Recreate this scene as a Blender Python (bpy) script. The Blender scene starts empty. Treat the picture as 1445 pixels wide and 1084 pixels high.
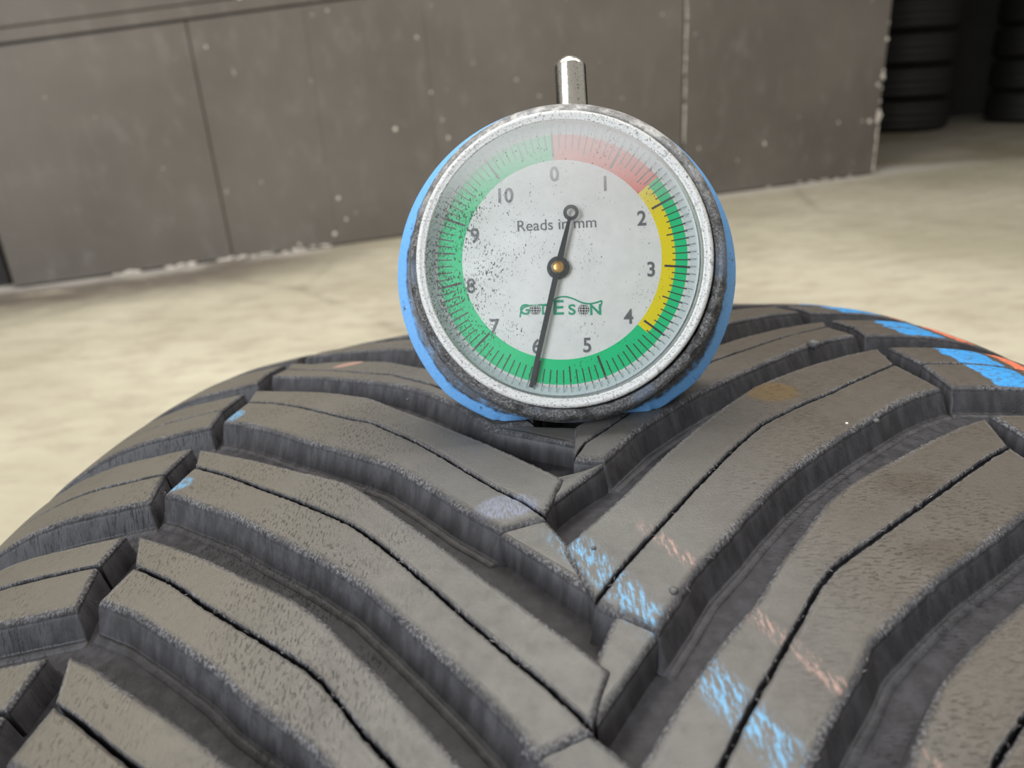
import bpy, bmesh, math, random
from mathutils import Matrix, Vector, noise
random.seed(7)
S = bpy.context.scene
COL = S.collection
PI = math.pi
MM = 0.001

# ------------------------------------------------------------------ camera, world, lights, exposure
cam_d = bpy.data.cameras.new('camera')
cam = bpy.data.objects.new('camera', cam_d)
COL.objects.link(cam)
cam.matrix_world = Matrix(((0.997801, 0.066282, 0.0, 0.0), (-0.025011, 0.376507, -0.926076, 0.0),
                           (-0.061382, 0.92404, 0.377336, 0.6887), (0, 0, 0, 1)))
cam_d.sensor_width = 36.0
cam_d.lens = 36.0 * 1085.0 / 1445.0
cam_d.clip_start = 0.01
cam_d.clip_end = 60
cam_d.dof.use_dof = True
cam_d.dof.focus_distance = 0.103
cam_d.dof.aperture_fstop = 30.0
S.camera = cam

wd = bpy.data.worlds.new('world')
S.world = wd
wd.use_nodes = True
bg = wd.node_tree.nodes['Background']
bg.inputs['Color'].default_value = (1.0, 0.965, 0.90, 1)
bg.inputs['Strength'].default_value = 0.36


def area(name, loc, target, sx, sy, power, color):
    l = bpy.data.lights.new(name, 'AREA')
    l.shape = 'RECTANGLE'
    l.size = sx
    l.size_y = sy
    l.energy = power
    l.color = color
    o = bpy.data.objects.new(name, l)
    COL.objects.link(o)
    o.location = loc
    o.rotation_euler = (Vector(target) - Vector(loc)).to_track_quat('-Z', 'Y').to_euler()
    return o


area('ceiling_tube_light', (-0.7, 1.6, 3.6), (-0.4, 1.0, 0), 2.4, 0.5, 95, (1.0, 0.95, 0.86))
area('ceiling_tube_light', (1.5, 1.0, 3.6), (0.8, 1.2, 0), 0.5, 2.4, 70, (1.0, 0.97, 0.92))
area('doorway_light', (-2.6, -2.4, 2.2), (0.2, 0.8, 0.4), 3.0, 2.4, 190, (0.86, 0.93, 1.0))

S.view_settings.view_transform = 'Standard'
S.view_settings.look = 'None'
S.view_settings.gamma = 1.0
S.view_settings.use_curve_mapping = False
S.view_settings.exposure = 0.0


# ------------------------------------------------------------------ helpers
def link(name, me, mat=None, parent=None, smooth=False):
    if mat is not None and len(me.materials) == 0:
        me.materials.append(mat)
    if smooth:
        me.shade_smooth()
    o = bpy.data.objects.new(name, me)
    COL.objects.link(o)
    o.parent = parent
    return o


def empty(name, matrix):
    o = bpy.data.objects.new(name, None)
    COL.objects.link(o)
    o.empty_display_size = 0.02
    o.matrix_world = matrix
    return o


def tag(o, label=None, cat=None, group=None, kind=None):
    if label:
        o['label'] = label
    if cat:
        o['category'] = cat
    if group:
        o['group'] = group
    if kind:
        o['kind'] = kind
    return o


def pydata(verts, faces):
    me = bpy.data.meshes.new('mesh')
    me.from_pydata(verts, [], faces)
    me.update()
    return me


def box_me(x0, x1, y0, y1, z0, z1, bev=0.0, seg=2):
    bm = bmesh.new()
    bmesh.ops.create_cube(bm, size=1)
    for v in bm.verts:
        v.co = Vector(((x0 + x1) / 2 + v.co.x * (x1 - x0), (y0 + y1) / 2 + v.co.y * (y1 - y0), (z0 + z1) / 2 + v.co.z * (z1 - z0)))
    if bev:
        bmesh.ops.bevel(bm, geom=bm.edges[:], offset=bev, segments=seg, affect='EDGES')
    me = bpy.data.meshes.new('box')
    bm.to_mesh(me)
    bm.free()
    return me


def lathe_me(prof, n=96, axis='z', cx=0, cy=0, cap=False, phase=0.0):
    """prof: list of (r, z); revolved about z through (cx, cy)."""
    verts, faces = [], []
    m = len(prof)
    for i in range(n):
        a = 2 * PI * i / n + phase
        for r, z in prof:
            verts.append((cx + r * math.cos(a), cy + r * math.sin(a), z))
    for i in range(n):
        j = (i + 1) % n
        for k in range(m - 1):
            faces.append((i * m + k, j * m + k, j * m + k + 1, i * m + k + 1))
    if cap:
        faces.append(tuple(i * m + m - 1 for i in range(n)))
        faces.append(tuple(reversed([i * m for i in range(n)])))
    return pydata(verts, faces)


# ---- node helpers
class NT:
    def __init__(self, name):
        self.m = bpy.data.materials.new(name)
        self.m.use_nodes = True
        self.t = self.m.node_tree
        self.b = self.t.nodes['Principled BSDF']

    def n(self, typ, **kw):
        nd = self.t.nodes.new(typ)
        for k, v in kw.items():
            setattr(nd, k, v)
        return nd

    def set(self, sock, v):
        if hasattr(v, 'is_linked') or isinstance(v, bpy.types.NodeSocket):
            self.t.links.new(v, sock)
        elif isinstance(v, (tuple, list)) and len(v) == 3 and sock.type == 'RGBA':
            sock.default_value = (*v, 1)
        else:
            sock.default_value = v

    def math(self, op, a, b=None, c=None, clamp=False):
        nd = self.n('ShaderNodeMath', operation=op)
        nd.use_clamp = clamp
        self.set(nd.inputs[0], a)
        if b is not None:
            self.set(nd.inputs[1], b)
        if c is not None:
            self.set(nd.inputs[2], c)
        return nd.outputs[0]

    def mix(self, f, a, b, mode='MIX'):
        nd = self.n('ShaderNodeMix', data_type='RGBA', blend_type=mode)
        self.set(nd.inputs[0], f)
        self.set(nd.inputs[6], a)
        self.set(nd.inputs[7], b)
        return nd.outputs[2]

    def noise(self, vec, scale, detail=4, rough=0.6, dist=0.0):
        nd = self.n('ShaderNodeTexNoise')
        self.set(nd.inputs['Vector'], vec)
        nd.inputs['Scale'].default_value = scale
        nd.inputs['Detail'].default_value = detail
        nd.inputs['Roughness'].default_value = rough
        nd.inputs['Distortion'].default_value = dist
        return nd.outputs['Fac']

    def ramp(self, v, a, b, lo=0.0, hi=1.0):
        nd = self.n('ShaderNodeMapRange')
        nd.interpolation_type = 'SMOOTHSTEP'
        self.set(nd.inputs[0], v)
        nd.inputs[1].default_value = a
        nd.inputs[2].default_value = b
        nd.inputs[3].default_value = lo
        nd.inputs[4].default_value = hi
        return nd.outputs[0]

    def coord(self, which='Object'):
        return self.n('ShaderNodeTexCoord').outputs[which]

    def mapping(self, vec, scale=(1, 1, 1), rot=(0, 0, 0), loc=(0, 0, 0)):
        nd = self.n('ShaderNodeMapping')
        self.set(nd.inputs[0], vec)
        nd.inputs['Scale'].default_value = scale
        nd.inputs['Rotation'].default_value = rot
        nd.inputs['Location'].default_value = loc
        return nd.outputs[0]

    def bump(self, h, strength=0.3, dist=0.001, prev=None):
        nd = self.n('ShaderNodeBump')
        nd.inputs['Strength'].default_value = strength
        nd.inputs['Distance'].default_value = dist
        self.set(nd.inputs['Height'], h)
        if prev is not None:
            self.set(nd.inputs['Normal'], prev)
        return nd.outputs[0]

    def out(self, color=None, rough=None, normal=None, metal=None, spec=None):
        for k, v in (('Base Color', color), ('Roughness', rough), ('Normal', normal), ('Metallic', metal), ('Specular IOR Level', spec)):
            if v is not None:
                self.set(self.b.inputs[k], v)
        return self.m


def plain(name, col, rough=0.5, metal=0.0, var=0.0, scale=200.0, bump=0.0):
    t = NT(name)
    c = t.coord()
    nz = t.noise(c, scale)
    colr = t.mix(t.ramp(nz, 0.35, 0.7), col, tuple(x * (1 - var) for x in col))
    nrm = t.bump(nz, bump, 0.0005) if bump else None
    return t.out(colr, rough, nrm, metal)


# ------------------------------------------------------------------ materials
def mat_concrete():
    t = NT('worn_concrete')
    c = t.coord()
    n1 = t.noise(c, 1.3, 6, 0.6, 0.4)
    n2 = t.noise(t.mapping(c, (1, 2.4, 1)), 7.0, 6, 0.7)
    n3 = t.noise(c, 60.0, 3, 0.6)
    col = t.mix(t.ramp(n1, 0.32, 0.68), (0.46, 0.42, 0.315), (0.62, 0.575, 0.45))
    col = t.mix(t.ramp(n2, 0.42, 0.66, 0, 0.62), col, (0.36, 0.315, 0.235))
    n4 = t.noise(t.mapping(c, (1, 3.0, 1), loc=(3, 1, 0)), 2.2, 7, 0.7, 0.5)
    col = t.mix(t.ramp(n4, 0.60, 0.76, 0, 0.5), col, (0.76, 0.71, 0.58))
    # hairline cracks
    v = t.n('ShaderNodeTexVoronoi', feature='DISTANCE_TO_EDGE')
    t.set(v.inputs['Vector'], t.mix(0.12, c, t.n('ShaderNodeTexNoise').outputs['Color']))
    v.inputs['Scale'].default_value = 0.55
    crack = t.math('MULTIPLY', t.ramp(v.outputs['Distance'], 0.004, 0.016, 1, 0), t.ramp(n2, 0.35, 0.6))
    col = t.mix(t.math('MULTIPLY', crack, 0.3), col, (0.17, 0.15, 0.12))
    # dirt and peeled paint along the foot of the wall
    sp = t.n('ShaderNodeSeparateXYZ')
    t.set(sp.inputs[0], c)
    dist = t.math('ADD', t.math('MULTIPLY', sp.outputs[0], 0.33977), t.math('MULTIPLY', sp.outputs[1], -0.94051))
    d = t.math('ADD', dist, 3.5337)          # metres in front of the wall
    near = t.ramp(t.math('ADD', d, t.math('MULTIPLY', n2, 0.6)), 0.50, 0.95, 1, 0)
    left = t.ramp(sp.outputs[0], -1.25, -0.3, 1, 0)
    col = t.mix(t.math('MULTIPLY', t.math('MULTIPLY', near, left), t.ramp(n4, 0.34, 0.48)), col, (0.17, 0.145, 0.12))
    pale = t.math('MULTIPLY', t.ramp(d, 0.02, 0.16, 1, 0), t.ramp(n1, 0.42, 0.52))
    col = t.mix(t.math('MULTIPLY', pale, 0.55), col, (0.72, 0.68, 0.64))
    # shade over the bay where the tyres are kept, painted into the floor
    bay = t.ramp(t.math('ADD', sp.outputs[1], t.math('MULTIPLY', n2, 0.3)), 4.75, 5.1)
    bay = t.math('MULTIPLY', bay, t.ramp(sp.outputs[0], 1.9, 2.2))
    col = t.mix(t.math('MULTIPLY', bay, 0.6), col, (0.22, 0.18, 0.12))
    return t.out(col, t.ramp(n2, 0.3, 0.7, 0.45, 0.75), t.bump(t.math('ADD', n2, t.math('MULTIPLY', n3, 0.3)), 0.35, 0.01), spec=0.35)


def mat_panel():
    t = NT('dark_painted_panel')
    c = t.coord()
    n1 = t.noise(c, 1.6, 5, 0.55, 0.2)
    n2 = t.noise(t.mapping(c, (1.6, 1.6, 0.9)), 7, 6, 0.65)
    n3 = t.noise(t.mapping(c, (1, 1, 0.7), loc=(4, 2, 1)), 26, 2, 0.5)
    col = t.mix(t.ramp(n1, 0.3, 0.7), (0.114, 0.100, 0.088), (0.146, 0.130, 0.114))
    col = t.mix(t.ramp(n2, 0.50, 0.74, 0, 0.5), col, (0.19, 0.178, 0.165))
    # chips where the paint has been knocked off
    col = t.mix(t.ramp(n3, 0.715, 0.76), col, (0.55, 0.52, 0.48))
    return t.out(col, t.ramp(n2, 0.3, 0.7, 0.42, 0.6), t.bump(n2, 0.15, 0.01), spec=0.4)


def rubber_nodes(name, base, paint=True, rough=(0.38, 0.52)):
    t = NT(name)
    uv = t.coord('UV')           # u = across the tread in mm, v = along it in mm
    sp = t.n('ShaderNodeSeparateXYZ')
    t.set(sp.inputs[0], uv)
    x, s = sp.outputs[0], sp.outputs[1]
    big = t.noise(uv, 0.055, 4, 0.6)
    fine = t.noise(uv, 3.2, 4, 0.65)
    mid = t.noise(uv, 0.5, 4, 0.6)
    at = t.n('ShaderNodeAttribute')
    at.attribute_name = 'rise'
    rise = at.outputs['Fac']
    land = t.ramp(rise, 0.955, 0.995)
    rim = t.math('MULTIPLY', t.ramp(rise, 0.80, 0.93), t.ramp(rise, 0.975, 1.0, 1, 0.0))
    # short wear marks that run with the rolling direction, broken up in patches
    stl = t.noise(t.mapping(uv, (3.8, 0.9, 1), rot=(0, 0, 0.25)), 1.0, 3, 0.6)
    strr = t.noise(t.mapping(uv, (0.8, 4.2, 1), rot=(0, 0, 0.55)), 1.0, 3, 0.6)
    right = t.ramp(x, -1, 1)
    streak = t.math('ADD', t.math('MULTIPLY', stl, t.math('SUBTRACT', 1.0, right)), t.math('MULTIPLY', strr, right))
    patch = t.ramp(t.noise(uv, 0.075, 3, 0.5), 0.42, 0.60, 0.1, 1.0)
    patch = t.math('MULTIPLY', patch, t.ramp(t.math('ABSOLUTE', x), 15, 30, 0.04, 1.0))
    top = t.mix(t.ramp(big, 0.3, 0.7), base, tuple(b * 1.25 for b in base))
    # browner towards the right-hand half, greyer on the centre
    top = t.mix(t.ramp(x, 4, 40, 0, 0.75), top, (0.070, 0.054, 0.036))
    top = t.mix(t.ramp(x, -14, -50, 0, 0.7), top, (0.128, 0.112, 0.084))  # warm light on the left half, put into the rubber colour
    top = t.mix(t.ramp(mid, 0.5, 0.8, 0, 0.35), top, tuple(b * 0.6 for b in base))
    mark = t.math('MULTIPLY', t.ramp(streak, 0.59, 0.68), patch)
    top = t.mix(t.math('MULTIPLY', mark, t.math('SUBTRACT', 0.6, t.math('MULTIPLY', right, 0.5))), top, (0.030, 0.027, 0.024))
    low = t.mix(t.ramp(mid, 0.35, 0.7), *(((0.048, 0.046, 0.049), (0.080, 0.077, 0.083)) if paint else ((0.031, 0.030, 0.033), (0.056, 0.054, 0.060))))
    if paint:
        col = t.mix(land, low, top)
        rimn = t.noise(t.mapping(uv, (1.8, 1.3, 1)), 1.6, 3, 0.7)
        col = t.mix(t.math('MULTIPLY', rim, t.math('MULTIPLY', t.ramp(rimn, 0.46, 0.58), t.ramp(t.noise(uv, 0.12, 2, 0.5), 0.38, 0.60, 0.25, 0.85))), col, (0.21, 0.205, 0.212))
    else:
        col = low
    if paint:
        wob = t.math('ADD', x, t.math('MULTIPLY', t.math('SUBTRACT', t.noise(t.mapping(uv, (0.3, 1, 1)), 0.35, 3, 0.6), 0.5), 3.2))

        def band(xc, w, soft):
            return t.ramp(t.math('ABSOLUTE', t.math('SUBTRACT', wob, xc)), w, w + soft, 1, 0)
        chip = t.ramp(t.noise(t.mapping(uv, (0.5, 1.6, 1), rot=(0, 0, 0.3)), 1.4, 4, 0.8), 0.41, 0.48)
        b1 = t.math('MULTIPLY', band(73.0, 3.4, 0.5), chip)
        b2 = t.math('MULTIPLY', band(80.6, 1.7, 0.4), chip)
        # blue and coral chalk lines that wander across the centre, nearly rubbed away
        rub = t.ramp(t.noise(t.mapping(uv, (2.2, 0.5, 1), rot=(0, 0, 0.35)), 0.9, 5, 0.75), 0.46, 0.62)
        spot = t.ramp(t.noise(t.mapping(uv, loc=(9, 4, 0)), 0.16, 2, 0.5), 0.43, 0.56)
        lim = t.ramp(s, -78, -74)
        lim2 = t.ramp(s, -38, -44)
        line = t.math('ADD', t.math('MULTIPLY', t.math('ADD', s, 46.0), -0.52), 1.2)
        d1 = t.ramp(t.math('ABSOLUTE', t.math('SUBTRACT', x, line)), 1.2, 2.8, 1, 0)
        line2 = t.math('ADD', t.math('MULTIPLY', t.math('ADD', s, 41.0), -0.55), 8.0)
        d2 = t.ramp(t.math('ABSOLUTE', t.math('SUBTRACT', x, line2)), 0.4, 1.5, 1, 0)
        c1 = t.math('MULTIPLY', t.math('MULTIPLY', d1, rub), t.math('MULTIPLY', lim, lim2))
        c2 = t.math('MULTIPLY', t.math('MULTIPLY', d2, rub), t.math('MULTIPLY', lim, lim2))

        def dot(px, ps, rx, rs, k=1.0):
            dx = t.math('DIVIDE', t.math('SUBTRACT', x, px), rx)
            ds = t.math('DIVIDE', t.math('SUBTRACT', s, ps), rs)
            q = t.math('ADD', t.math('MULTIPLY', dx, dx), t.math('MULTIPLY', ds, ds))
            return t.math('MULTIPLY', t.ramp(q, 0.35, 1.0, 1, 0), k)
        stain = t.math('MAXIMUM', dot(33.6, -9.0, 5.0, 4.6), dot(38.5, -36.5, 5.5, 2.6, 0.0))
        col = t.mix(t.math('MULTIPLY', t.math('MULTIPLY', stain, land), 0.62), col, (0.135, 0.078, 0.012))
        col = t.mix(t.math('MULTIPLY', dot(41.5, -36.5, 5.0, 3.0, 0.55), land), col, (0.045, 0.032, 0.018))
        col = t.mix(t.math('MULTIPLY', dot(40.0, -49.0, 7.0, 2.6, 0.5), land), col, (0.045, 0.032, 0.018))
        lilac = t.math('MULTIPLY', dot(-8.0, -34.2, 4.6, 3.0), t.ramp(streak, 0.38, 0.6, 0.1, 0.42))
        col = t.mix(lilac, col, (0.26, 0.30, 0.46))
        sky = t.math('MAXIMUM', dot(-57.6, 12.6, 2.4, 3.4), dot(-57.6, -14.0, 2.6, 2.2))
        sky = t.math('MULTIPLY', sky, t.ramp(t.noise(t.mapping(uv, (2.2, 0.6, 1), rot=(0, 0, 0.35)), 1.2, 4, 0.7), 0.36, 0.62, 0.05, 0.95))
        col = t.mix(t.math('MULTIPLY', t.math('MULTIPLY', t.math('MAXIMUM', c1, sky), land), 0.75), col, (0.13, 0.42, 0.72))
        col = t.mix(t.math('MULTIPLY', t.math('MULTIPLY', c2, land), 0.45), col, (0.62, 0.36, 0.30))
        col = t.mix(t.math('MULTIPLY', dot(-46.1, 46.7, 3.0, 1.6), 0.6), col, (0.62, 0.30, 0.22))
        col = t.mix(t.math('MULTIPLY', dot(-40.5, 36.5, 4.0, 2.2), 0.45), col, (0.62, 0.34, 0.27))
        # only the raised lands took the roller paint
        col = t.mix(t.math('MULTIPLY', b1, land), col, (0.035, 0.33, 0.78))
        col = t.mix(t.math('MULTIPLY', b2, land), col, (0.90, 0.215, 0.105))
    h = t.math('ADD', t.math('MULTIPLY', fine, 0.45), t.math('MULTIPLY', t.math('MULTIPLY', t.ramp(streak, 0.56, 0.66), patch), t.math('SUBTRACT', t.math('MULTIPLY', right, 2.6), 1.4)))
    if paint:
        ff = t.noise(t.mapping(uv, (1.5, 0.8, 1)), 2.4, 4, 0.75)
        h = t.math('ADD', h, t.math('MULTIPLY', t.math('MULTIPLY', ff, rim), 3.2))
    nrm = t.bump(h, 0.6, 0.00026)
    r = t.ramp(mid, 0.3, 0.7, rough[0], rough[1])
    sp_ = t.math('ADD', 0.22, t.math('MULTIPLY', land, 0.28)) if paint else 0.16
    return t.out(col, r, nrm, spec=sp_)


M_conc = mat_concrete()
M_panel = mat_panel()
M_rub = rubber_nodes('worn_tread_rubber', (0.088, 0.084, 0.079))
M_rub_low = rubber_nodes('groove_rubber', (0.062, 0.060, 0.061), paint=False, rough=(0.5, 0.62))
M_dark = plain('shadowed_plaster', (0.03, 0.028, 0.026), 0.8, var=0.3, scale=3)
M_ceil = plain('ceiling_paint', (0.5, 0.48, 0.45), 0.8, var=0.2, scale=2)
M_stack = plain('stacked_tyre_rubber', (0.012, 0.011, 0.0105), 0.6, var=0.3, scale=30, bump=0.2)
M_chip = plain('bare_chipped_filler', (0.72, 0.66, 0.58), 0.35, var=0.3, scale=120)
M_groove_dark = plain('joint_shadow_gap', (0.035, 0.032, 0.03), 0.8)

# ------------------------------------------------------------------ the setting
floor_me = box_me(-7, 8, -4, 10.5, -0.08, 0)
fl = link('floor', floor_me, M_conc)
tag(fl, kind='structure')

# wall frame: origin at its left foot; u runs along it, n points to the room
WA = Vector((-1.966, 3.047, 0))
u = Vector((0.94051, 0.33977, 0))
nrm = Vector((0.33977, -0.94051, 0))
WM = Matrix(((u.x, -nrm.x, 0, WA.x), (u.y, -nrm.y, 0, WA.y), (0, 0, 1, 0), (0, 0, 0, 1)))   # local x = along, y = into the wall
wall = empty('wall_back', WM)
tag(wall, kind='structure')
core = link('wall_core', box_me(0.02, 4.37, 0.035, 0.28, 0.0, 2.7), M_groove_dark, wall)


def jy(x):                                   # the joint line climbs a little along the wall
    return 0.872 + 0.088 * x


def panel(name, x0, x1, z0a, z0b, z1a, z1b, b=0.004, y0=0.0):
    """board between x0..x1 with sloping lower and upper edges"""
    vs = []
    for (xx, yy, ins) in ((0, 0.035, 0), (0, y0 + b, 0), (0, y0, b)):
        vs += [(x0 + ins, yy, z0a + ins), (x1 - ins, yy, z0b + ins), (x1 - ins, yy, z1b - ins), (x0 + ins, yy, z1a - ins)]
    fs = [(0, 3, 2, 1), (8, 9, 10, 11)]
    for r in range(2):
        for k in range(4):
            a, c = r * 4 + k, r * 4 + (k + 1) % 4
            fs.append((a, c, c + 4, a + 4))
    return link(name, pydata(vs, fs), M_panel, wall)


seams = [0.0, 0.843, 1.297, 1.80, 3.106, 4.40]
gap = [0.004, 0.002, 0.0003, 0.0005, 0.006, 0.0]
for i in range(5):
    x0, x1 = seams[i] + gap[i], seams[i + 1] - gap[i + 1]
    top0, top1 = jy(x0), jy(x1)
    panel('panel', x0, x1, 0.008, 0.008, top0 - 0.003, top1 - 0.003, 0.004 if i == 4 else (0.0025 if i == 0 else 0.0008))
# upper boards above the joint: a proud rail, then tall boards
for i in range(3):
    x0, x1 = [0.0, 1.42, 2.9][i] + 0.002, [1.42, 2.9, 4.40][i] - 0.002
    panel('rail_board', x0, x1, jy(x0) + 0.003, jy(x1) + 0.003, jy(x0) + 0.05, jy(x1) + 0.05, y0=-0.008)
    panel('panel', x0, x1, jy(x0) + 0.054, jy(x1) + 0.054, 2.7, 2.7)
# chipped strip on the corner and on the wide joint: many small flakes, one part
bm = bmesh.new()


def flake(x, z, w, h, y=-0.0015):
    n = 7
    vs = []
    for k in range(n):
        a = 2 * PI * k / n
        r = 0.7 + 0.5 * random.random()
        vs.append(bm.verts.new((x + w * r * math.cos(a), y - 0.001 * random.random(), z + h * r * math.sin(a))))
    c = bm.verts.new((x, y - 0.003, z))
    for k in range(n):
        bm.faces.new((vs[k], vs[(k + 1) % n], c))


for k in range(34):
    flake(4.398 + random.uniform(-0.006, 0.002), random.uniform(0.02, 0.27), 0.006, 0.012)
for z, w in ((0.30, 0.018), (0.325, 0.024), (0.345, 0.014), (0.40, 0.008), (0.47, 0.008), (0.53, 0.018), (0.56, 0.01), (0.72, 0.012), (0.80, 0.006)):
    flake(4.392, z, w, w)
for x, z, w in ((4.33, 0.30, 0.015), (4.36, 0.49, 0.012), (4.11, 0.31, 0.008), (3.62, 0.24, 0.012), (3.45, 0.17, 0.006), (0.83, 0.96, 0.012), (1.06, 1.01, 0.016), (1.09, 0.985, 0.012),
                (0.80, 0.955, 0.008), (1.29, 0.055, 0.010), (1.13, 0.03, 0.008), (1.33, 0.21, 0.008), (1.35, 0.115, 0.007), (1.62, 0.48, 0.009), (1.86, 0.42, 0.008), (1.84, 0.50, 0.006), (1.80, 0.62, 0.006), (2.02, 0.37, 0.006)):
    flake(x, z, w, w, -0.002)
for k in range(46):
    z = random.uniform(0.30, 0.98)
    flake(3.114 + random.uniform(-0.003, 0.003), z, 0.004, 0.016)
for k in range(60):
    flake(random.choice((random.uniform(0.3, 1.3), random.uniform(0.2, 4.3))), random.uniform(0.003, 0.012), 0.02, 0.004, -0.002)
me = bpy.data.meshes.new('flakes')
bm.to_mesh(me)
bm.free()
fk = link('paint_chips', me, M_chip, wall)
tag(fk, 'pale chips and filler showing where the paint is knocked off', kind='stuff')

# dark return at the far left of the wall and dark bay behind the wall end
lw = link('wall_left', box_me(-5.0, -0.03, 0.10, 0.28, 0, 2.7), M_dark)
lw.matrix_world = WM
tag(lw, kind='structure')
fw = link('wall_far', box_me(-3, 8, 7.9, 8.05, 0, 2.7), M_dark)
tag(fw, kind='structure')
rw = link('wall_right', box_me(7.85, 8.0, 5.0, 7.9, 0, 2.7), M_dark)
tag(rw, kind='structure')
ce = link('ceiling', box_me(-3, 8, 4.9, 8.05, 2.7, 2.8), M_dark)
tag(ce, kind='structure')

# ------------------------------------------------------------------ stacked tyres in the bay


def stack_tyre_me(R, w):
    hw = w / 2
    prof = []
    def add(r, z):
        prof.append((r, z))
    add(R * 0.60, -hw * 0.80)
    add(R * 0.64, -hw * 0.93)
    add(R * 0.78, -hw)
    add(R * 0.90, -hw * 0.95)
    add(R * 0.965, -hw * 0.78)
    z = -hw * 0.70
    add(R * 0.985, z)
    for g in (-0.45, 0.0, 0.45):
        add(R * 0.998, (g - 0.06) * hw)
        add(R * 0.99, (g - 0.045) * hw)
        add(R * 0.99, (g + 0.045) * hw)
        add(R * 0.998, (g + 0.06) * hw)
    add(R * 0.985, hw * 0.70)
    add(R * 0.965, hw * 0.78)
    add(R * 0.90, hw * 0.95)
    add(R * 0.78, hw)
    add(R * 0.64, hw * 0.93)
    add(R * 0.60, hw * 0.80)
    add(R * 0.62, hw * 0.5)
    add(R * 0.85, hw * 0.6)
    add(R * 0.90, 0)
    add(R * 0.85, -hw * 0.6)
    add(R * 0.62, -hw * 0.5)
    add(R * 0.60, -hw * 0.80)
    return lathe_me(prof, 64)


st_me = stack_tyre_me(0.375, 0.26)
st_me.materials.append(M_stack)
st_me.shade_smooth()
levels = ['lying flat on the floor', 'second up from the floor', 'third up from the floor', 'fourth up from the floor', 'fifth up, topmost in view']
for c, (cx, cy, where) in enumerate(((3.53, 7.0, 'black tyre in the dark stack nearer the wall end, %s'), (4.72, 7.05, 'black tyre in the dark stack at the right picture edge, %s'))):
    for k in range(5):
        o = link('stacked_tyre', st_me)
        o.location = (cx + random.uniform(-.008, .008), cy + random.uniform(-.008, .008), 0.13 + 0.26 * k)
        tag(o, where % levels[k], 'tyre', 'tyres stacked in the dark bay')

# ------------------------------------------------------------------ the tyre under test
R0 = 320.0
RC = 534.4
A0, SH = 71.3, 39.5
H = 4.3                                     # remaining tread depth, mm
TYRE_M = Matrix(((0.998821, -0.002771, -0.048473, 0.02163), (0.004079, 0.99963, 0.026909, 0.10872), (0.048381, -0.027075, 0.998462, 0.32025), (0, 0, 0, 1)))
tyre = empty('tyre', TYRE_M)
tag(tyre, 'large black directional tyre with a chevron tread, standing upright on the concrete floor', 'tyre')


def crown(x):
    a = abs(x)
    return x * x / (2 * RC) + (max(0, a - A0) ** 2 / (2 * SH))


def P(x, s, h):
    """x across, s along the rolling direction, h above the groove floor (mm) -> metres in tyre space"""
    r = R0 - H + h - crown(x)
    a = s / R0
    return (x * MM, r * math.sin(a) * MM, r * math.cos(a) * MM)


# carcass: groove floor, shoulders, sidewalls, beads and liner in one revolved skin
prof = []
for i in range(-50, 51):
    x = i * 2.02
    prof.append((x, R0 - H - crown(x) - (0.0 if abs(x) < 95 else 0.6)))
side = [(105.5, 292), (110, 280), (113, 265), (114, 250), (112.5, 232), (108, 217), (101, 206), (97, 203), (93, 203), (90, 207), (92, 220), (100, 245), (99, 268), (85, 290), (50, 303), (0, 306)]
left = [(-a, b) for a, b in side]
loop = prof + side + left[::-1][1:]
nseg = 540
verts, faces, uvs = [], [], []
m = len(loop)
for i in range(nseg):
    a = 2 * PI * i / nseg
    for (x, r) in loop:
        verts.append((x * MM, r * math.sin(a) * MM, r * math.cos(a) * MM))
        uvs.append((x, (a if a < PI else a - 2 * PI) * R0))
for i in range(nseg):
    j = (i + 1) % nseg
    for k in range(m):
        l = (k + 1) % m
        faces.append((i * m + k, i * m + l, j * m + l, j * m + k))
me = pydata(verts, faces)
uvl = me.uv_layers.new(name='UVMap')
li = [0] * len(me.loops)
me.loops.foreach_get('vertex_index', li)
flat = []
for v in li:
    flat += uvs[v]
uvl.data.foreach_set('uv', flat)
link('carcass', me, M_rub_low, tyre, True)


def resample(pts, n, smooth=2):
    # dense arc-length resampling, then smoothing of the traced corners
    L = [0]
    for a, b in zip(pts, pts[1:]):
        L.append(L[-1] + math.hypot(b[0] - a[0], b[1] - a[1]))
    out = []
    k = 0
    for i in range(n):
        d = L[-1] * i / (n - 1)
        while k < len(L) - 2 and d > L[k + 1]:
            k += 1
        f = (d - L[k]) / max(1e-9, L[k + 1] - L[k])
        out.append((pts[k][0] + f * (pts[k + 1][0] - pts[k][0]), pts[k][1] + f * (pts[k + 1][1] - pts[k][1])))
    for _ in range(smooth):
        o2 = out[:]
        for i in range(1, n - 1):
            o2[i] = tuple((out[i - 1][c] + 2 * out[i][c] + out[i + 1][c]) / 4 for c in (0, 1))
        out = o2
    return out, L[-1]


# edge profiles: (distance inwards from the traced rim, share of the block height)
WALL = [(-1.75, -0.02), (-1.45, 0.05), (-1.15, 0.16), (-0.75, 0.45), (-0.35, 0.76), (-0.08, 0.91), (0.25, 0.965), (0.7, 0.99), (1.2, 1.0)]
# wall with the moulded lip that runs along the foot of the groove
WALL_N = [(-2.7, -0.02), (-2.55, 0.04), (-2.1, 0.06), (-1.7, 0.085), (-1.6, 0.02), (-1.42, 0.14), (-0.95, 0.42), (-0.5, 0.70), (-0.15, 0.89), (0.15, 0.955), (0.6, 0.987), (1.2, 1.0)]
SIPE = [(-0.02, -0.02), (0.0, 0.5), (0.03, 0.9), (0.14, 0.975), (0.4, 0.996), (0.9, 1.0)]
STEEP = [(-0.5, -0.02), (-0.3, 0.4), (-0.05, 0.88), (0.2, 0.96), (0.6, 0.99), (1.1, 1.0)]
FADE = [(-3.0, -0.6), (0.0, 0.55), (3.0, 0.97), (7.0, 1.0)]


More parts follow.
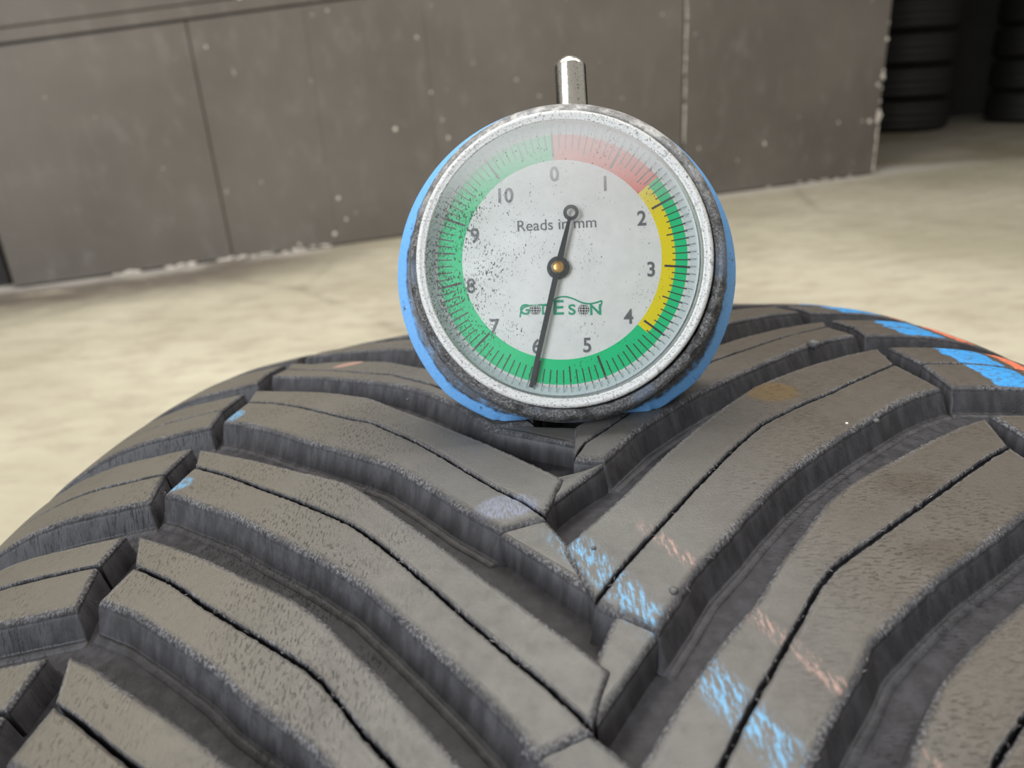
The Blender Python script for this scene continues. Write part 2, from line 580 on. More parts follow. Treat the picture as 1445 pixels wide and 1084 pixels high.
def put_attr(me, vals):
    at = me.attributes.new('rise', 'FLOAT', 'POINT')
    at.data.foreach_set('value', vals)


def block_me(F, N, pf, pn, p0, p1, step=0.6, cstep=0.9, hscale=1.0, rag=1.0, seed=0.0, hoff=0.0):
    """F / N: far and near rim polylines in (x, s); p0 / p1 the end profiles (outer end, centre end)."""
    nd = 240
    Fd, LF = resample(F, nd)
    Nd, LN = resample(N, nd)
    L = (LF + LN) / 2
    ts = [(d / L, h) for d, h in p0] + []
    te = [(1 - d / L, h) for d, h in p1][::-1]
    a, b = p0[-1][0], L - p1[-1][0]
    n_in = max(1, int((b - a) / step))
    tm = [((a + (b - a) * i / n_in) / L, 1.0) for i in range(1, n_in)]
    T = ts + tm + te

    def at(D, t):
        q = t * (nd - 1)
        if q <= 0:
            e, o = D[0], D[6]
            g = -q / 6.0
            return (e[0] + (e[0] - o[0]) * g, e[1] + (e[1] - o[1]) * g)
        if q >= nd - 1:
            e, o = D[-1], D[-7]
            g = (q - nd + 1) / 6.0
            return (e[0] + (e[0] - o[0]) * g, e[1] + (e[1] - o[1]) * g)
        i = min(nd - 2, int(q))
        f = q - i
        return (D[i][0] + f * (D[i + 1][0] - D[i][0]), D[i][1] + f * (D[i + 1][1] - D[i][1]))
    wmid = math.hypot(Fd[nd // 2][0] - Nd[nd // 2][0], Fd[nd // 2][1] - Nd[nd // 2][1])
    n_c = max(2, int((wmid - pf[-1][0] - pn[-1][0]) / cstep))
    verts, uv, rise = [], [], []
    rows = len(T)
    cols = len(pf) + len(pn) + n_c - 1
    # crossing width is measured square to the rims, not along the rung
    for (t, ht) in T:
        f, g = at(Fd, t), at(Nd, t)
        tt = min(1, max(0, t))
        f1, f0 = at(Fd, min(1, tt + .02)), at(Fd, max(0, tt - .02))
        dx, dy = f1[0] - f0[0], f1[1] - f0[1]
        dl = math.hypot(dx, dy) or 1
        wx, wy = g[0] - f[0], g[1] - f[1]
        wl = max(0.5, math.hypot(wx, wy))
        sn = max(0.45, abs(dx * wy - dy * wx) / dl / wl)
        W = wl * sn
        kf = 1.0
        if W < pf[-1][0] + pn[-1][0] + 0.3:
            kf = max(0.2, W / (pf[-1][0] + pn[-1][0] + 0.6))
        cs = [((d * (kf if d > 0 else 1)) / W, h) for d, h in pf]
        c0 = pf[-1][0] * kf / W
        c1 = 1 - pn[-1][0] * kf / W
        cs += [(c0 + (c1 - c0) * i / n_c, 1.0) for i in range(1, n_c)]
        cs += [(1 - (d * (kf if d > 0 else 1)) / W, h) for d, h in pn][::-1]
        for (c, hc) in cs:
            x = f[0] + wx * c
            s = f[1] + wy * c
            h = min(ht, hc)
            q = noise.noise((x * 1.1 + seed, s * 1.1, h * 2))
            q2 = noise.noise((x * 3.1, s * 3.1 + seed, h * 2 + 5))
            q3 = noise.noise((x * 0.16, s * 0.16 + seed, 3))
            edge = 1.0 if 0.3 < h < 0.995 else 0.15
            x += rag * edge * (0.10 * q + 0.10 * q2)
            s += rag * edge * (0.10 * q2 - 0.12 * q)
            hh = h * H * hscale + hoff + (0.06 * q3 + 0.015 * q) * (1 if h > 0.9 else 0)
            if 0.85 < h < 0.995:
                hh += 0.05 * q2 * rag
            if 0.03 < h < 0.2:
                hh += 0.07 * q2 + 0.05 * q
            verts.append(P(x, s, hh))
            uv.append((x, s))
            rise.append(h)
    faces = []
    for i in range(rows - 1):
        for j in range(cols - 1):
            a = i * cols + j
            faces.append((a, a + 1, a + cols + 1, a + cols))
    me = pydata(verts, faces)
    ul = me.uv_layers.new(name='UVMap')
    li = [0] * len(me.loops)
    me.loops.foreach_get('vertex_index', li)
    fl_ = []
    for v in li:
        fl_ += uv[v]
    ul.data.foreach_set('uv', fl_)
    put_attr(me, rise)
    # keep normals outward whichever way the rims run
    n0 = me.polygons[len(me.polygons) // 2]
    cpos = n0.center
    if n0.normal.dot(Vector((0, cpos.y, cpos.z))) < 0:
        me.flip_normals()
    me.materials.append(M_rub)
    me.shade_smooth()
    return me


def sh(pts, d):
    return [(x, s + d) for x, s in pts]


def mono(pts):
    return pts


# traced rims of the arms: F far rim, S sipe, N near rim, in millimetres on the tread
LEFT = {
    2: dict(F=[(-58.6, 29.6), (-51.1, 23.6), (-41.8, 17.1), (-31.5, 8.3), (-24.8, -0.4), (-17.9, -8.4), (-14.6, -12.4), (-4.5, -24.3), (-0.4, -29.3)],
            S=[(-57.4, 20.5), (-50.5, 15.6), (-44.3, 9.8), (-38.5, 4.1), (-34.2, -0.1), (-29.0, -4.3), (-25.7, -8.5), (-20.9, -14.2), (-16.6, -20.0), (-13.0, -25.0), (-8.9, -30.3), (-6.0, -33.3), (-3.4, -37.0)],
            N=[(-58.9, 10.8), (-53.9, 7.0), (-46.1, -0.4), (-39.2, -7.2), (-33.2, -12.4), (-27.8, -16.9), (-23.8, -20.4), (-18.4, -27.2), (-13.9, -33.0), (-10.8, -36.6), (-8.9, -38.7)]),
    3: dict(F=[(-59.0, -1.2), (-53.3, -5.5), (-45.5, -11.4), (-38.3, -16.9), (-30.3, -22.6), (-27.7, -25.4), (-22.7, -31.7), (-20.0, -35.1), (-13.0, -43.8), (-5.3, -53.1), (-0.2, -59.1), (0.9, -60.6)],
            S=[(-57.1, -8.5), (-50.7, -13.6), (-43.1, -20.3), (-36.3, -25.9), (-28.2, -33.0), (-24.8, -36.8), (-20.9, -41.7), (-17.0, -46.8), (-12.6, -52.6), (-8.0, -58.3), (-4.8, -62.1), (-1.6, -66.4)],
            N=[(-59.0, -16.2), (-56.5, -17.7), (-51.9, -21.5), (-44.7, -27.0), (-38.0, -33.3), (-30.6, -39.7), (-24.7, -45.3), (-19.4, -51.8), (-15.3, -56.9), (-11.7, -61.4), (-8.4, -65.8), (-6.8, -68.5)]),
    4: dict(F=[(-58.7, -26.6), (-52.4, -30.8), (-45.9, -35.4), (-39.8, -40.2), (-32.8, -45.4), (-29.1, -49.0), (-27.6, -50.6), (-23.3, -55.7), (-19.9, -59.9), (-15.2, -65.8), (-13.0, -68.8), (-5.3, -78.1), (-0.2, -84.1), (1.1, -86.6)],
            S=[(-56.2, -34.0), (-49.3, -39.0), (-42.9, -44.8), (-37.5, -49.2), (-32.6, -53.1), (-29.1, -56.0), (-27.2, -57.9), (-25.2, -60.5), (-22.5, -64.1), (-19.3, -67.7), (-12.6, -76.4), (-8.0, -82.1), (-4.8, -85.9), (-1.6, -90.2)],
            N=[(-58.3, -39.8), (-52.4, -43.5), (-45.7, -48.9), (-39.0, -54.5), (-35.1, -58.4), (-31.1, -61.6), (-27.5, -64.5), (-25.0, -67.2), (-19.4, -74.2), (-15.3, -79.3), (-11.7, -83.8), (-8.4, -88.2), (-6.8, -90.9)]),
}
LEFT[5] = dict(F=[(-58.0, -48.3), (-53.8, -50.8), (-49.9, -53.9), (-46.3, -56.5), (-41.9, -59.6), (-38.8, -62.0), (-34.9, -65.2)] + [(x, s - 21.0) for x, s in LEFT[4]['F'][4:]],
               S=[(-56.4, -55.1), (-52.8, -57.6), (-49.4, -60.2), (-45.6, -63.1)] + sh(LEFT[4]['S'][3:], -19.6),
               N=sh(LEFT[4]['N'], -21.5))
LEFT[1] = dict(F=[(-58.9, 58.5)] + sh(LEFT[2]['F'][1:], 24.2), S=[(-57.4, 48.5)] + sh(LEFT[2]['S'][1:], 24.6),
               N=[(-58.9, 42.5), (-52.9, 36.1), (-44.4, 28.6), (-36.7, 21.7), (-26.2, 12.2), (-21.5, 6.6), (-14.6, -3.1), (-12.1, -8.1), (-9.5, -12.0)])
RIGHT = {
    1: dict(F=[(59.1, 33.9), (48.1, 27.7), (36.7, 19.5), (32, 15.8), (26, 9.6), (17, 0.4), (11, -6.4), (6, -12.0), (2.6, -15.5)],
            S=[(57.6, 28.2), (45.2, 19.2), (36.8, 12.3), (28.4, 6.0), (18.5, -4.5), (9.7, -14.3), (6.1, -18.1), (3.5, -20.7), (1.5, -24.5)],
            N=[(59.6, 20.2), (53.6, 17.3), (45.2, 11.0), (36.3, 3.4), (29.1, -2.4), (23.1, -7.2), (18.6, -11.3), (10.8, -18.9), (5.3, -26.0)]),
    2: dict(F=[(59.3, 10.6), (52.3, 7.0), (41.1, 0.2), (32.1, -6.1), (25.6, -12.6), (17.1, -21.8), (11.1, -28.7), (5.8, -35.2), (-0.5, -41.7), (-1.8, -43.2)],
            S=[(57.9, 1.4), (49.6, -5.0), (42.1, -10.6), (35.6, -14.8), (28.7, -19.8), (23.2, -25.6), (16.4, -33.4), (9.8, -41.1), (6.9, -44.4), (3.7, -48.1), (0.7, -52.0)],
            N=[(59.8, -9.6), (54.9, -12.1), (49.8, -15.4), (42.3, -21.3), (35.6, -26.4), (29.4, -31.4), (25.2, -35.3), (20.2, -40.4), (17.1, -43.9), (12.0, -49.0), (8.9, -53.2), (6.2, -56.6)]),
    3: dict(F=[(60.3, -20.3), (55.2, -22.7), (48.5, -26.7), (41.1, -31.4), (35.7, -34.6), (30.4, -38.7), (26.6, -42.8), (21.4, -48.4), (16.7, -54.1), (11.3, -59.3), (7.1, -63.9), (3.1, -68.8), (1.2, -71.2)],
            S=[(58.6, -28.6), (54.5, -31.1), (49.5, -34.6), (44.5, -38.1), (38.5, -42.2), (32.3, -46.3), (26.7, -50.0), (23.5, -53.0), (20.5, -56.7), (16.0, -62.0), (12.2, -66.4), (8.4, -71.2), (4.4, -75.2), (1.4, -79.0)],
            N=[(59.8, -38.2), (55.5, -40.7), (50.7, -43.7), (45.9, -46.9), (37.0, -52.4), (29.3, -57.9), (25.9, -60.4), (23.4, -63.5), (20.3, -66.6), (17.7, -69.4), (12.2, -76.0), (8.9, -80.0), (6.2, -83.4)]),
}
RIGHT[4] = dict(F=[(60.3, -45.8), (55.2, -48.2), (48.5, -52.2), (43.2, -56.1), (34.6, -61.5), (30.2, -64.8), (26.4, -68.7), (23.2, -72.5), (16.7, -79.5), (11.3, -85.5), (7.1, -90.5), (3.1, -95.8)],
                S=[(58.6, -54.0), (49.5, -59.6), (42.0, -64.6), (35.1, -69.1), (30.9, -72.4), (23.5, -79.6), (16.0, -88.6), (8.4, -97.8), (3.4, -103.4)],
                N=sh(RIGHT[3]['N'], -25.2))
RIGHT[5] = {k: sh(v, -26.5) for k, v in RIGHT[4].items()}
LEFT[6] = {k: sh(v, -26.0) for k, v in LEFT[5].items()}
LEFT[0] = {k: sh(v, 29.0) for k, v in LEFT[1].items()}
LEFT[-1] = {k: sh(v, 27.0) for k, v in LEFT[0].items()}
RIGHT[6] = {k: sh(v, -26.0) for k, v in RIGHT[5].items()}
RIGHT[0] = {k: sh(v, 28.5) for k, v in RIGHT[1].items()}
RIGHT[-1] = {k: sh(v, 26.5) for k, v in RIGHT[0].items()}


def off(pts, d):
    """shift a rim sideways by d mm along the tread (used to open the sipe)"""
    return [(x, s + d) for x, s in pts]


def ties(L, R, up):
    """tie bars that join neighbouring arm ends across the centre"""
    def ex(p, q, e0, e1):
        l = math.hypot(q[0] - p[0], q[1] - p[1])
        dx, dy = (q[0] - p[0]) / l, (q[1] - p[1]) / l
        return [(p[0] - dx * e0, p[1] - dy * e0), (q[0] + dx * e1, q[1] + dy * e1)]
    if up:      # end of a right arm -> far rim of the left arm below it
        a, m_, b = R['N'][-1], R['S'][-1], L['F'][-1]
        return ex((m_[0] + 1.3, m_[1] - 2.6), (b[0] - 1.3, b[1] + 1.3), 0.9, 1.1), ex((a[0] + 0.2, a[1] + 0.1), (b[0] - 0.3, b[1] - 2.9), 0.35, 1.7)
    a, m_, b = L['N'][-1], L['S'][-1], R['F'][-1]
    return ex((m_[0] + 0.2, m_[1] - 0.6), (b[0] + 0.9, b[1] + 0.4), 0.9, 1.1), ex((a[0] - 0.2, a[1] + 0.1), (b[0] + 1.5, b[1] - 5.9), 0.35, 1.1)


parts = []
stuff = []


def emit(me, name, keep=True):
    if keep:
        parts.append(link(name, me, None, tyre))
    else:
        stuff.append(me)


def arm(A, side, keep=True, step=0.55, cstep=0.8, seed=0.0):
    sw = 0.27
    up = off(A['S'], sw)
    lo = off(A['S'], -sw)
    k = dict(step=step, cstep=cstep)
    emit(block_me(A['F'], up, STEEP, SIPE, STEEP, STEEP, seed=seed, **k), 'tread_block', keep)
    emit(block_me(lo, A['N'], SIPE, WALL_N if keep else WALL, STEEP, WALL, seed=seed + 7, **k), 'tread_block', keep)


def shoulder(sf, ss, sn, side, keep=True, step=0.9, cstep=0.9, seed=0.0, xin=60.6):
    """two lands of a shoulder block split by a shallow sipe; s values at the inner end"""
    def line(s0, dx0=0.0, bow=0.0):
        return [(side * (xin + dx0), s0), (side * (xin + 8), s0 - 0.3 * 0), (side * 77, s0 - 1.0 * (1 if side > 0 else 0)), (side * 92, s0 + bow), (side * 103, s0 + bow)]
    xi = xin
    emit(block_me(line(sf), line(ss + 0.3, 1.0), STEEP, SIPE, STEEP, FADE, step=step, cstep=cstep, seed=seed), 'shoulder_block', keep)
    emit(block_me(line(ss - 0.3, 1.0), line(sn), SIPE, WALL_N if keep else WALL, STEEP, FADE, step=step, cstep=cstep, seed=seed + 3), 'shoulder_block', keep)


for k in range(-1, 7):
    hi = 1 <= k <= 4
    arm(LEFT[k], -1, True, 0.5 if hi else 0.9, 0.7 if hi else 1.1, seed=k * 13.1)
for k in range(-1, 7):
    hi = 1 <= k <= 4
    arm(RIGHT[k], 1, True, 0.5 if hi else 0.9, 0.7 if hi else 1.1, seed=50 + k * 11.3)
# tie bars along the centre
TIE = [(-0.7, -0.02), (-0.4, 0.45), (-0.1, 0.9), (0.2, 0.97), (0.6, 1.0)]
BUR = [(-0.8, 0.98), (-0.1, 1.0)]
for k in range(0, 5):
    F, N = ties(LEFT[k + 1], RIGHT[k], True)
    emit(block_me(F, N, TIE, TIE, BUR, BUR, step=0.5, cstep=0.6, hscale=0.88, rag=0.6, seed=k), 'tie_bar')
for k in range(1, 5):
    F, N = ties(LEFT[k], RIGHT[k], False)
    emit(block_me(F, N, TIE, TIE, BUR, BUR, step=0.5, cstep=0.6, hscale=0.88, rag=0.6, seed=k + 30), 'tie_bar')

LS = {-1: (116, 106, 96), 0: (88, 79, 70), 1: (59.5, 49, 38.1), 2: (29.0, 19.0, 9.6), 3: (0.2, -8.8, -17.3), 4: (-26.0, -32.2, -40.3), 5: (-47.9, -55.0, -62.0), 6: (-73, -80, -88)}
RS = {-1: (89, 82, 74), 0: (62.5, 55, 47.5), 1: (35.6, 28.0, 20.4), 2: (11.3, 1.6, -9.3), 3: (-19.5, -27.5, -36.5), 4: (-45.0, -53, -61), 5: (-71, -79, -88), 6: (-98, -106, -114)}
for k, v in LS.items():
    shoulder(*v, -1, seed=k * 5.0, xin=60.9, step=0.9)
for k, v in RS.items():
    shoulder(*v, 1, seed=90 + k * 5.0, xin=61.6, step=0.9)

# the rest of the way round: same arms at an even pitch, one joined part
total = 2 * PI * R0
startL, endL = 114.0, total - 73.0          # shoulder positions already used: 114 (k=-1) down to -73 (k=6)
nL = 68
pitch = (endL - startL) / nL
startR, endR = 89.0, total - 98.0
pitchR = (endR - startR) / nL
for i in range(1, nL):
    s0 = startL + pitch * i
    dL = s0 - 29.6
    arm({k: sh(v, dL) for k, v in LEFT[2].items()}, -1, False, 5.0, 3.5, i)
    sr = startR + pitchR * i
    dR = sr - 10.6
    arm({k: [(x, (s - 10.6) * 0.97 + 10.6 + dR) for x, s in v] for k, v in RIGHT[2].items()}, 1, False, 5.0, 3.5, i)
    shoulder(s0, s0 - 9, s0 - 18, -1, False, 8, 4, i, 60.9)
    shoulder(sr, sr - 8.5, sr - 17, 1, False, 8, 4, i, 61.6)
av, af, au, ar = [], [], [], []
for me in stuff:
    b = len(av)
    av += [tuple(v.co) for v in me.vertices]
    af += [tuple(b + i for i in p.vertices) for p in me.polygons]
    ud = [d.uv[:] for d in me.uv_layers[0].data]
    au += ud
    q_ = [0.0] * len(me.vertices)
    me.attributes['rise'].data.foreach_get('value', q_)
    ar += q_
    bpy.data.meshes.remove(me)
me = pydata(av, af)
ul = me.uv_layers.new(name='UVMap')
fl_ = []
for q in au:
    fl_ += q
ul.data.foreach_set('uv', fl_)
put_attr(me, ar)
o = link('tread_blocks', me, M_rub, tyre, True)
tag(o, kind='stuff')

# frayed rubber whiskers along the worn rims, and a few stuck grains
bm = bmesh.new()


def whisker(x, s, h, dx, ds, w=0.05, up=0.15):
    a = Vector(P(x, s, h))
    b = Vector(P(x + dx * 0.6, s + ds * 0.6, h + up))
    c = Vector(P(x + dx, s + ds, h + up * 0.4))
    side_ = (c - a).cross(Vector((0, a.y, a.z))).normalized() * w * MM
    v = [bm.verts.new(a - side_), bm.verts.new(a + side_), bm.verts.new(b + side_ * .7), bm.verts.new(b - side_ * .7), bm.verts.new(c)]
    bm.faces.new((v[0], v[1], v[2], v[3]))
    bm.faces.new((v[3], v[2], v[4]))


rims = []
for k in (1, 2, 3, 4):
    rims += [(LEFT[k]['N'], 1), (LEFT[k]['S'], 1), (RIGHT[k]['N'], 1), (RIGHT[k]['S'], 1)]
for pts, q in rims:
    D, L = resample(pts, 240)
    for i in range(int(L * 0.7)):
        p = D[random.randrange(240)]
        whisker(p[0] + random.gauss(0, .1), p[1] + random.gauss(0.2, .2), H * 0.985, random.gauss(0, .35), random.gauss(-.1, .45), random.uniform(.02, .05), random.uniform(0.03, .2))
me = bpy.data.meshes.new('whiskers')
bm.to_mesh(me)
bm.free()
M_whisk = plain('frayed_rubber', (0.14, 0.135, 0.135), 0.4)
tag(link('rubber_frays', me, M_whisk, tyre), 'frayed rubber whiskers along the worn rims', kind='stuff')
# small stones caught in the tread
M_grit = plain('grit', (0.10, 0.10, 0.10), 0.5, var=0.5, scale=3000)
M_grit_l = plain('pale_grit', (0.75, 0.73, 0.68), 0.4)
for (x, s, r, mt) in ((9.0, -51.6, 0.55, M_grit), (44.6, -20.6, 0.5, M_grit), (40.2, -21.0, 0.2, M_grit_l), (49.0, 13.2, 1.3, M_grit), (1.6, -43.9, 0.3, M_grit), (-24.0, 3.5, 0.3, M_grit)):
    bm = bmesh.new()
    bmesh.ops.create_icosphere(bm, subdivisions=2, radius=r * MM)
    for v in bm.verts:
        v.co *= 1 + 0.35 * noise.noise(v.co * 1800 + Vector((x, s, 0)))
        v.co.z *= 0.6
    me = bpy.data.meshes.new('grit')
    bm.to_mesh(me)
    bm.free()
    g = link('caught_grit', me, mt, tyre, True)
    g.location = P(x, s, H + 0.1 * r)
    tag(g, 'bit of grit stuck to the rubber')

# ------------------------------------------------------------------ the gauge
GM = Matrix(((0.997983, 0.007366, -0.063056, 0.00929), (-0.061439, 0.362172, -0.930084, 0.11252), (0.015986, 0.932082, 0.361894, 0.66008), (0, 0, 0, 1)))
# local frame in millimetres: x right, y up, z out of the dial
gauge = empty('tread_depth_gauge', GM @ Matrix.Scale(MM, 4))
tag(gauge, 'round blue tread depth gauge with grimy bezel and numbered dial, standing on the tyre tread', 'gauge')


def mat_blue():
    t = NT('blue_plastic')
    c = t.coord()
    n1 = t.noise(c, 0.35, 5, 0.65)
    n2 = t.noise(c, 2.5, 4, 0.7)
    sp = t.n('ShaderNodeSeparateXYZ')
    t.set(sp.inputs[0], c)
    rr = t.math('SQRT', t.math('ADD', t.math('MULTIPLY', sp.outputs[0], sp.outputs[0]), t.math('MULTIPLY', sp.outputs[1], sp.outputs[1])))
    col = t.mix(t.ramp(n2, 0.4, 0.7), (0.17, 0.42, 0.80), (0.13, 0.35, 0.72))
    # grime worked into the joint next to the bezel
    g = t.ramp(t.math('SUBTRACT', sp.outputs[2], t.math('MULTIPLY', n1, 2.0)), 0.05, 0.75)
    col = t.mix(t.math('MULTIPLY', g, t.ramp(n2, 0.25, 0.5, 0.7, 1.0)), col, (0.045, 0.047, 0.055))
    col = t.mix(t.math('MULTIPLY', t.ramp(n1, 0.62, 0.68), 0.8), col, (0.05, 0.055, 0.07))
    return t.out(col, 0.42, t.bump(n2, 0.1, 0.3))


def mat_grime():
    t = NT('grimy_bezel_metal')
    c = t.coord()
    n1 = t.noise(c, 0.45, 5, 0.65)
    n2 = t.noise(c, 3.0, 4, 0.75)
    n3 = t.noise(t.mapping(c, loc=(5, 5, 5)), 0.12, 3, 0.5)
    sp = t.n('ShaderNodeSeparateXYZ')
    t.set(sp.inputs[0], c)
    col = t.mix(t.ramp(n2, 0.42, 0.66), (0.075, 0.075, 0.08), (0.36, 0.35, 0.34))
    col = t.mix(t.ramp(n1, 0.5, 0.62, 0, 0.85), col, (0.035, 0.033, 0.033))
    col = t.mix(t.ramp(n3, 0.52, 0.66, 0, 0.5), col, (0.20, 0.26, 0.36))
    # paler around the top, dark grime lower down
    col = t.mix(t.math('MULTIPLY', t.ramp(sp.outputs[1], 4, 20), t.ramp(n1, 0.35, 0.5, 1.0, 0.3)), col, (0.55, 0.54, 0.52))
    return t.out(col, t.ramp(n2, 0.4, 0.6, 0.3, 0.6), t.bump(n2, 0.4, 0.25), t.ramp(n2, 0.4, 0.6, 0.2, 0.65))


def mat_ring():
    t = NT('scuffed_clear_rim')
    c = t.coord()
    n2 = t.noise(c, 3.4, 4, 0.7)
    n1 = t.noise(c, 0.7, 4, 0.6)
    col = t.mix(t.ramp(n2, 0.53, 0.66), (0.66, 0.655, 0.64), (0.16, 0.15, 0.14))
    col = t.mix(t.ramp(n1, 0.58, 0.7, 0, 0.6), col, (0.16, 0.15, 0.15))
    return t.out(col, 0.25, t.bump(n2, 0.2, 0.2))


def mat_face():
    t = NT('dial_card_white')
    c = t.coord()
    n = t.noise(c, 0.35, 4, 0.6)
    col = t.mix(t.ramp(n, 0.3, 0.7), (0.88, 0.865, 0.84), (0.80, 0.79, 0.775))
    return t.out(col, 0.6)


def mat_lens():
    """clear polycarbonate lens: mostly see-through, scuffed, glare painted over the top, spotted with brake dust"""
    t = NT('scuffed_clear_lens')
    nt = t.t
    c = t.coord()
    nt.nodes.remove(t.b)
    outp = [n for n in nt.nodes if n.type == 'OUTPUT_MATERIAL'][0]
    tr = t.n('ShaderNodeBsdfTransparent')
    gl = t.n('ShaderNodeBsdfGlossy')
    gl.inputs['Roughness'].default_value = 0.22
    n_ = t.noise(c, 5.0, 3, 0.6)
    t.set(gl.inputs['Normal'], t.bump(n_, 0.12, 0.1))
    fr = t.n('ShaderNodeFresnel')
    fr.inputs['IOR'].default_value = 1.5
    m1 = t.n('ShaderNodeMixShader')
    t.set(m1.inputs[0], fr.outputs[0])
    nt.links.new(tr.outputs[0], m1.inputs[1])
    nt.links.new(gl.outputs[0], m1.inputs[2])
    # haze that thickens upward: glare on the lens painted as pale diffuse
    hz = t.n('ShaderNodeBsdfDiffuse')
    hz.inputs['Color'].default_value = (0.80, 0.79, 0.77, 1)
    sp = t.n('ShaderNodeSeparateXYZ')
    t.set(sp.inputs[0], c)
    glare_n = t.noise(c, 0.10, 3, 0.55)
    haze = t.ramp(t.math('ADD', sp.outputs[1], t.math('MULTIPLY', glare_n, 6.0)), 8.0, 22.0, 0.0, 0.48)
    m2 = t.n('ShaderNodeMixShader')
    t.set(m2.inputs[0], haze)
    nt.links.new(m1.outputs[0], m2.inputs[1])
    nt.links.new(hz.outputs[0], m2.inputs[2])
    # black specks, thickest at the left
    dk = t.n('ShaderNodeBsdfDiffuse')
    dk.inputs['Color'].default_value = (0.07, 0.065, 0.055, 1)
    s1 = t.noise(t.mapping(c, (1.25, 0.6, 1), rot=(0, 0, -0.45)), 3.6, 3, 0.65)
    dens = t.ramp(sp.outputs[0], -2, -15, 0.0, 0.105)
    zone = t.ramp(t.noise(t.mapping(c, loc=(2, 7, 0)), 0.16, 2, 0.5), 0.3, 0.65, -0.03, 0.055)
    dens = t.math('MULTIPLY', dens, t.ramp(t.math('ABSOLUTE', t.math('SUBTRACT', sp.outputs[1], 1.0)), 5, 16, 1.0, 0.1))
    v = t.math('ADD', s1, t.math('ADD', dens, zone))
    speck = t.ramp(v, 0.685, 0.715, 0, 0.85)
    m3 = t.n('ShaderNodeMixShader')
    t.set(m3.inputs[0], speck)
    nt.links.new(m2.outputs[0], m3.inputs[1])
    nt.links.new(dk.outputs[0], m3.inputs[2])
    nt.links.new(m3.outputs[0], outp.inputs['Surface'])
    return t.m


def mat_chrome():
    t = NT('worn_chrome')
    c = t.coord()
    n = t.noise(t.mapping(c, (1, 1, 1)), 3.2, 4, 0.7)
    col = t.mix(t.ramp(n, 0.56, 0.66), (0.80, 0.77, 0.70), (0.16, 0.15, 0.14))
    return t.out(col, t.ramp(n, 0.4, 0.7, 0.10, 0.3), t.bump(n, 0.08, 0.2), 1.0)


M_blue = mat_blue()
M_grime = mat_grime()
M_ring = mat_ring()
M_face = mat_face()
M_lens = mat_lens()
M_chrome = mat_chrome()
M_green = plain('dial_green', (0.0, 0.64, 0.24), 0.6)
M_red = plain('dial_red', (0.86, 0.16, 0.10), 0.6)
M_yel = plain('dial_yellow', (0.95, 0.76, 0.0), 0.6)
M_ink = plain('dial_ink', (0.045, 0.045, 0.05), 0.6)
M_grey = plain('dial_grey_ink', (0.16, 0.16, 0.17), 0.6)
M_logo = plain('logo_green', (0.02, 0.36, 0.20), 0.6)
M_point = plain('pointer_black', (0.022, 0.024, 0.026), 0.35)
M_brass = plain('brass', (0.80, 0.45, 0.14), 0.3, 1.0)
M_wall2 = plain('dial_well', (0.8, 0.81, 0.82), 0.4, var=0.2, scale=1.0)

# blue body: a round case cut flat below so the foot follows the tread
N = 256


def body_me():
    cx, cy = -0.36, -0.1
    prof = [(0.1, -11.5), (14, -11.5), (22.5, -11.0), (24.2, -9.5), (25.0, -6.5), (25.35, -2.5), (25.35, -0.6), (25.0, -0.1), (23.4, 1.6), (22.0, 1.9), (19.5, 1.9)]
    verts, faces = [], []
    m = len(prof)
    for i in range(N):
        a = 2 * PI * i / N
        for r, z in prof:
            db = abs((a - 1.5 * PI + PI) % (2 * PI) - PI)
            r *= 1 - 0.055 * max(0.0, 1 - max(0.0, db - 0.35) / 0.5)
            x, y = cx + r * math.cos(a), cy + r * math.sin(a)
            lim = -21.45 - 0.404 * min(z, 0) + 0.015 * x
            if z > 0:
                lim = -21.45 - 0.15 * z
            if y < lim:
                y = lim
            verts.append((x, y, z))
    for i in range(N):
        j = (i + 1) % N
        for k in range(m - 1):
            faces.append((i * m + k, j * m + k, j * m + k + 1, i * m + k + 1))
    faces.append(tuple(reversed([i * m for i in range(N)])))
    return pydata(verts, faces)


b = link('case', body_me(), M_blue, gauge)
bm = bmesh.new()
bm.from_mesh(b.data)
for f in bm.faces:
    f.smooth = True
for e in bm.edges:
    if len(e.link_faces) == 2 and e.calc_face_angle(0) > 0.6:
        e.smooth = False
bm.to_mesh(b.data)
bm.free()
tag(b, 'sky blue plastic case with a flat foot')

ring = lathe_me([(22.9, 1.0), (23.2, 1.9), (23.15, 2.6), (22.7, 2.9), (22.85, 3.3), (22.75, 4.4), (22.3, 5.1), (21.6, 5.4), (21.1, 5.3), (20.9, 4.2)], 160, cx=-0.05, cy=0.98)
tag(link('bezel', ring, M_grime, gauge, True), 'dirty grey metal bezel')
clr = lathe_me([(21.15, 4.6), (21.15, 5.6), (20.9, 5.95), (20.45, 6.05), (20.2, 5.8), (20.0, 5.95), (19.75, 5.8), (19.7, 5.0)], 160, cx=-0.5, cy=1.3)
tag(link('lens_rim', clr, M_ring, gauge, True), 'scuffed white lens rim')
well = lathe_me([(19.8, 5.2), (19.8, 3.1), (19.2, 3.0)], 160, cx=-0.6, cy=1.3)
link('dial_wall', well, M_wall2, gauge, True)
# plunger
PLX = 2.3


def plunger_me():
    n = 40
    prof = [(2.5, 22.0), (2.5, 32.0), (2.42, 32.3), (2.0, 32.9), (1.2, 33.55), (0.4, 33.85), (0.01, 33.9)]
    verts, faces = [], []
    for i in range(n):
        a = 2 * PI * i / n
        for r, y in prof:
            # ground flat on the side that faces out, like the real pin
            xx, zz = r * math.cos(a), r * math.sin(a)
            if y < 32.2:
                zz = min(zz, 2.3)
            verts.append((PLX + xx, y, -4.2 + zz))
    m = len(prof)
    for i in range(n):
        j = (i + 1) % n
        for k in range(m - 1):
            faces.append((i * m + k, i * m + k + 1, j * m + k + 1, j * m + k))
    return pydata(verts, faces)


